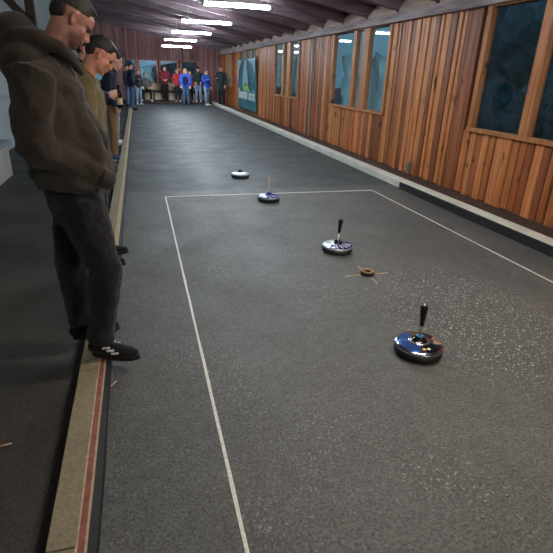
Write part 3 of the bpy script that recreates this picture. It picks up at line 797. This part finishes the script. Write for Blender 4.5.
    pts = [(hemp, .135*k*s, .175*k*s), (hemp.lerp(D['waist'], .5), .138*k*s, .178*k*s), (D['waist'].lerp(D['chest'], .3), .136*k*s, .178*k*s), (D['chest'], .132*k*s, .19*k*s), (D['chest'].lerp(D['neck'], .55), .112*k*s, .17*k*s), (D['neck']-Vector((0, 0, .035*s)), .075*s, .10*s)]
    chain(b, pts, 28, cap=1, flat=(.12, 1))
    for S_ in 'RL':
        sh, el, wr = D['sh'+S_], D['el'+S_], D['wr'+S_]
        chain(b, [(D['neck']*.55+sh*.45-Vector((0, 0, .03*s)), .065*k*s), (sh, .076*k*s), (sh.lerp(el, .5), .068*k*s), (el, .060*k*s), (el.lerp(wr, .45), .056*k*s), (el.lerp(wr, .88), .046*k*s), (el.lerp(wr, .99), .036*s)], 16, cap=1, flat=(1, .3))
    chain(b, [(D['neck']-Vector((0, 0, .03*s)), .076*s), (D['neck']+Vector((.004, 0, .015*s)), .066*s)], 16, cap=1)
    if addtop: addtop(b, D, s)
    tp = remesh(obj(top, b, cm, e, True), vox, 9 if addtop else 4, fold, fold*.5)
    if hood:
        hood(b := NB(), D, s); remesh(obj('hood', b, cm, e, True), vox, 3, fold*.6)
    # ---- trousers
    b = NB(); k = legb
    pv = D['pelvis']; mid = (D['hiR']+D['hiL'])/2
    chain(b, [(mid-Vector((0, 0, .03*s)), .11*k*s, .15*k*s), (pv.lerp(D['waist'], .4), .115*k*s, .15*k*s)], 22, cap=2)
    for S_ in 'RL':
        hi, kn, an = D['hi'+S_], D['kn'+S_], D['an'+S_]
        chain(b, [(hi, .100*k*s), (hi.lerp(kn, .5), .086*k*s), (kn, .068*k*s), (kn.lerp(an, .4), .066*k*s), (kn.lerp(an, .8), .056*k*s), (kn.lerp(an, .99), .060*k*s)], 18, cap=1, flat=(1, .25))
    remesh(obj(bottom, b, pm, e, True), vox, 4, fold*.6, fold*.35)
    # ---- shoes
    for S_ in 'RL':
        an = D['an'+S_]; a = (shoe_dirs['RL'.index(S_)] if shoe_dirs else (-.18 if S_ == 'R' else .18))
        dr = Vector((math.cos(a), math.sin(a), 0)); sd = Vector((-dr.y, dr.x, 0)); gz = an.z-.10*s
        g0 = Vector((an.x, an.y, gz))
        b = NB(); pz = lambda t, z: g0+dr*(t*s)+Vector((0, 0, z*s))
        chain(b, [(pz(-.045, .052), .036*s, .034*s), (pz(.02, .052), .038*s, .038*s), (pz(.10, .045), .032*s, .046*s), (pz(.165, .038), .024*s, .042*s), (pz(.19, .035), .018*s, .03*s)], 16, sd)
        chain(b, [(pz(-.01, .06), .045*s, .038*s), (pz(-.004, .105), .042*s, .036*s)], 14, sd, 1)
        so = remesh(obj('shoe', b, sm, e, True), min(vox, .008), 2)
        b = NB(); n_ = 20; lo = []; hi_ = []
        for k_ in range(n_):
            t = 2*PI*k_/n_; X = .075+.138*math.cos(t); Y = (.046+.006*math.cos(t))*math.sin(t)
            lo.append(b.verts.new(g0+dr*(X*s)+sd*(Y*s))); hi_.append(b.verts.new(g0+dr*(X*s*1.0)+sd*(Y*s)+Vector((0, 0, .024*s))))
        b.faces.new(lo[::-1]); b.faces.new(hi_)
        for k_ in range(n_): b.faces.new((lo[k_], lo[(k_+1) % n_], hi_[(k_+1) % n_], hi_[k_]))
        obj('sole', b, sole or sm, so, bevel=.003)
        if stripes:
            for q in (-1, 1):
                for i in range(3):
                    b = NB(); A = pz(.022+.026*i, .068-.012*i)+sd*(q*(.037+.003*i)*s); B = pz(.062+.026*i, .074-.012*i)+sd*(q*(.036+.003*i)*s)
                    bar(b, A, B, .009, .012, sd*q); obj('white_stripe', b, 'white_print', so)
    if extras: extras(e, D, s, h)
    return e

FB = {}
for n_, c in dict(hoodie=(58, 50, 44), dark_jean=(31, 30, 33), black=(22, 22, 25), olive=(104, 92, 58), navy=(26, 34, 54), jean=(84, 112, 146), pale_jean=(132, 158, 182), tan=(140, 112, 76), grey=(104, 100, 98),
                 maroon=(110, 34, 46), red=(170, 56, 58), blue=(52, 92, 196), darkgreen=(42, 52, 54), white=(220, 222, 224), bluewhite=(58, 84, 140), charcoal=(40, 42, 50)).items():
    FB[n_] = fabric('fabric_'+n_, c)

# near man, hood down, hands in the front pocket
def hood1(b, D, s):
    n_ = D['neck']+Vector((0, 0, .03))
    ell(b, n_+Vector((-.14, .0, .07)), (.09, .12, .07), Matrix.Rotation(-.1, 3, 'Y')); ell(b, n_+Vector((-.165, 0, .0)), (.085, .13, .10)); ell(b, n_+Vector((-.10, 0, -.06)), (.12, .20, .12))
    ell(b, n_+Vector((-.07, 0, .045)), (.09, .13, .045), Matrix.Rotation(.35, 3, 'Y'))
    for q in (-1, 1):
        chain(b, [(n_+Vector((-.12, q*.10, .04)), .045), (n_+Vector((-.03, q*.112, .03)), .038), (n_+Vector((.045, q*.088, .0)), .030), (n_+Vector((.095, q*.045, -.05)), .022), (n_+Vector((.12, q*.0, -.10)), .018)], 14)
def pocket1(b, D, s):   # front pocket with both forearms pushed into it, one cloth with the hoodie
    for S_, q in (('R', -1), ('L', 1)):
        el, wr = D['el'+S_], D['wr'+S_]
        chain(b, [(el.lerp(wr, .1), .080), (Vector((.03, q*.175, 1.06)), .070), (Vector((.10, q*.15, 1.01)), .064), (Vector((.15, q*.115, .975)), .058)], 16, cap=2)
        chain(b, [(Vector((.03, q*.09, 1.30)), .07, .07), (Vector((.08, q*.09, 1.16)), .08, .08), (Vector((.105, q*.09, 1.06)), .085, .085), (Vector((.115, q*.09, .97)), .08, .08)], 16, cap=1, flat=(1, .3))
    chain(b, [(Vector((.03, 0, 1.30)), .07, .08), (Vector((.10, 0, 1.12)), .09, .09), (Vector((.12, 0, .97)), .08, .09)], 16, cap=1, flat=(1, .3))
def extras1(e, D, s, h):
    b = NB(); w_ = D['waist']
    # kangaroo pocket, waistband
    chain(b, [(Vector((-.005, 0, .955)), .186, .198), (Vector((-.005, 0, 1.0)), .19, .20)], 30, cap=1, flat=(.1, .1))
    remesh(obj('waistband', b, FB['hoodie'], e, True), .008, 2, .008, .01)
    for S_, q in (('R', -1), ('L', 1)):
        b = NB(); chain(b, [(Vector((.140, q*.150, .985)), .050), (Vector((.185, q*.120, .955)), .050)], 14, cap=1, flat=(.2, .4)); remesh(obj('cuff', b, FB['hoodie'], e, True), .007, 3, 0, .006)
ox, oy, oz = -.60, 2.2, 0.08
def W(x, y, z): return (x-ox, y-oy, z-oz)
HP1 = (R(24), R(37)); HEAD1 = W(-.515, 2.215, 1.735)
MT['skin_p1'] = skin('skin_stubbled', (190, 140, 122), jawpt(HEAD1, HP1), .075)
person((ox, oy, oz), 'man in dark brown hoodie and black jeans standing nearest, head bowed', 0, dict(
    pelvis=W(-.60, 2.2, .97), waist=W(-.605, 2.2, 1.10), chest=W(-.655, 2.2, 1.34), neck=W(-.615, 2.2, 1.585), head=HEAD1,
    shR=W(-.68, 2.0, 1.50), elR=W(-.70, 1.95, 1.21), wrR=W(-.61, 2.04, 1.13), shL=W(-.64, 2.40, 1.50), elL=W(-.65, 2.45, 1.22), wrL=W(-.60, 2.37, 1.13),
    hiR=W(-.575, 2.11, .92), knR=W(-.480, 2.06, .58), anR=W(-.545, 2.04, .18), hiL=W(-.61, 2.29, .92), knL=W(-.675, 2.29, .54), anL=W(-.665, 2.27, .18)),
    cm=FB['hoodie'], pm=FB['dark_jean'], sm=FB['black'], skinm='skin_p1', hair='hair_dark', hp=HP1, vox=.008, bvox=.006, hs=.92, hair_s=.98, hem=.985, bulk=1.27, legb=1.22, stripes=True,
    fold=.04, hood=hood1, addtop=pocket1, extras=extras1, shoe_dirs=(-.38, .30), sole=MT['rubber2'], curl=.6)
# second man, olive jacket
ox, oy, oz = -.68, 3.55, 0.08
person((ox, oy, oz), 'man in olive jacket with short dark hair looking down, right behind the nearest man', 0, dict(
    pelvis=W(-.68, 3.55, .96), waist=W(-.67, 3.55, 1.08), chest=W(-.65, 3.55, 1.32), neck=W(-.60, 3.55, 1.50), head=W(-.49, 3.55, 1.625),
    shR=W(-.61, 3.37, 1.44), elR=W(-.62, 3.30, 1.18), wrR=W(-.56, 3.40, 1.0), shL=W(-.61, 3.73, 1.44), elL=W(-.60, 3.80, 1.17), wrL=W(-.56, 3.70, 1.0),
    hiR=W(-.67, 3.47, .92), knR=W(-.64, 3.46, .55), anR=W(-.655, 3.44, .18), hiL=W(-.67, 3.63, .92), knL=W(-.62, 3.64, .55), anL=W(-.64, 3.66, .18)),
    cm=FB['olive'], pm=FB['black'], sm=FB['black'], skinm='skin', hair='hair_dark', hp=(R(14), R(36)), vox=.009, hem=.93, bulk=1.22, legb=1.12, fold=.035, bvox=.007)
# third man, navy jacket, holding a bottle
ox, oy, oz = -.86, 5.4, 0.0
person((ox, oy, oz), 'person in dark navy jacket holding a beer bottle, beyond the man in olive', 0, dict(
    head=(.13, 0, 1.66), neck=(.07, 0, 1.52), chest=(.03, 0, 1.32), shR=(.05, -.18, 1.47), elR=(.08, -.26, 1.2), wrR=(.30, -.15, 1.25), shL=(.05, .18, 1.47), palm=(0, 0, 0)),
    cm=FB['navy'], pm=FB['charcoal'], sm=FB['black'], hair='hair_dark', hp=(R(-5), R(10)), bulk=1.15, curl=(1.1, .5), palm=((.2, 1, 0), None), s=1.03, vox=.010)
# fourth, fifth, sixth
person((-.72, 9.0, .0), 'person with black hair, dark jacket and blue and white shoes beyond the bottle holder', 0, dict(head=(.14, 0, 1.62), neck=(.08, 0, 1.48)),
       cm=FB['navy'], pm=FB['tan'], sm=FB['bluewhite'], sole=FB['white'], hair='hair_black', hp=(R(10), R(15)), s=1.03)
person((-.76, 11.1, .0), 'person in dark coat and pale blue jeans with white shoes in the spectator row', 0, dict(head=(.12, 0, 1.62), neck=(.06, 0, 1.48)),
       cm=FB['navy'], pm=FB['pale_jean'], sm=FB['white'], hair='hair_dark', hp=(R(20), R(10)), s=1.02, hem=.80)
person((-.50, 21.5, .0), 'person in navy jacket and jeans at the far end of the spectator row', R(10), None, cm=FB['navy'], pm=FB['jean'], sm=FB['black'], hair='hair_dark', hp=(R(15), R(12)), s=1.05, bulk=1.1)
person((-.68, 23.6, .0), 'person in navy top and blue jeans behind the farthest navy jacket', R(-20), None, cm=FB['charcoal'], pm=FB['jean'], sm=FB['black'], hair='hair_brown', s=1.02)
person((-.22, 25.0, .0), 'small person in dark top with pale scarf standing left of the seated person', R(-60), dict(elR=(.05, -.24, 1.15), wrR=(.24, -.12, 1.25)), cm=FB['charcoal'], pm=FB['pale_jean'], sm=FB['white'], hair='hair_brown', s=.90)
# far end: seated person
person((.15, 26.45, .11), 'person in grey jacket and dark trousers sitting on the far bench', R(-90), dict(
    pelvis=(0, 0, .55), waist=(.02, 0, .68), chest=(.05, 0, .88), neck=(.09, 0, 1.07), head=(.14, 0, 1.21), shR=(.06, -.18, 1.02), elR=(.12, -.26, .76), wrR=(.33, -.18, .66), shL=(.06, .18, 1.02), elL=(.12, .26, .76), wrL=(.33, .18, .66),
    hiR=(.03, -.1, .54), knR=(.46, -.2, .54), anR=(.36, -.22, .10), hiL=(.03, .1, .54), knL=(.46, .2, .52), anL=(.56, .24, .10)), hem=.95, cm=FB['grey'], pm=FB['black'], sm=FB['white'], hair='hair_red')
person((1.10, 25.98, .11), 'person in maroon top and black trousers standing between the far benches', R(-90), dict(elR=(.0, -.27, 1.14), wrR=(.18, -.1, 1.08), elL=(0, .27, 1.14), wrL=(.18, .1, 1.08)), cm=FB['maroon'], pm=FB['black'], sm=FB['black'], hair='hair_black', s=.96)
person((1.72, 26.1, .11), 'person in orange-red top with one arm raised, behind the blond person', R(-80), dict(shL=(0, .18, 1.41), elL=(.12, .30, 1.50), wrL=(.20, .14, 1.66)), cm=FB['red'], pm=FB['charcoal'], sm=FB['white'], hair='hair_blond', s=.90)
person((2.05, 25.2, .0), 'blond person in navy and blue jacket and jeans in front of the far benches', R(-95), None, cm=FB['blue'], pm=FB['jean'], sm=FB['black'], hair='hair_blond', s=.98, long_hair=True,
       extras=lambda e, D, s, h: remesh(obj('navy_vest', (lambda b: (chain(b, [(Vector((0, 0, .92*s)), .142*s, .165*s), (Vector((0, 0, 1.1*s)), .146*s, .165*s), (Vector((-.005, 0, 1.3*s)), .142*s, .165*s)], 22, cap=1), b)[1])(NB()), FB['navy'], e, True), .011, 2))
person((2.36, 26.12, .11), 'person in red top half hidden behind the person in the cap', R(-90), None, cm=FB['red'], pm=FB['charcoal'], sm=FB['white'], hair='hair_brown', s=.86)
person((2.76, 25.95, .11), 'person in dark jacket, cap and pale jeans with white shoes at the far end', R(-95), dict(elR=(.0, -.27, 1.14), wrR=(.14, -.15, .98), elL=(0, .27, 1.14), wrL=(.14, .15, .98)), cm=FB['darkgreen'], pm=FB['pale_jean'], sm=FB['white'], hair='hair_dark', cap=FB['black'], s=.97, bulk=1.1)
person((3.08, 25.3, .0), 'person in bright blue jacket and pale trousers facing the tall one in dark green', R(-60), dict(elR=(.05, -.24, 1.15), wrR=(.24, -.12, 1.25), knR=(.12, -.1, .5), anR=(.1, -.11, .1)), cm=FB['blue'], pm=FB['pale_jean'], sm=FB['white'], hair='hair_brown', s=.96)
person((3.74, 24.7, .0), 'tall person in long dark green coat with reddish hair beside the wood wall', R(-120), dict(elR=(.05, -.24, 1.15), wrR=(.22, -.12, 1.2)), cm=FB['darkgreen'], pm=FB['charcoal'], sm=FB['black'], hair='hair_red', s=1.07, hem=.66, bulk=1.08)

# beer bottle held by the third spectator
hx, hy, hz = -.86+.40*1.03, 5.4-.12*1.03+.035, 1.24*1.03
root = empty('beer_bottle', (hx, hy, hz-.12), 'dark beer bottle with pale label in the hand of the navy-jacketed person', 'bottle')
bm = NB(); lathe(bm, [(0, 0), (.028, 0), (.031, .005), (.031, .13), (.026, .155), (.014, .185), (.0125, .23), (.014, .232), (.014, .24), (0, .24)], 28); obj('glass_body', bm, 'glass_bottle', root, True)
bm = NB(); lathe(bm, [(.0314, .035), (.0318, .036), (.0318, .10), (.0314, .101)], 28); obj('label_band', bm, 'label_paper', root, True)
bm = NB(); lathe(bm, [(0, .241), (.0155, .241), (.0155, .233), (.015, .232)], 20); obj('crown_cap', bm, 'orange', root, True)
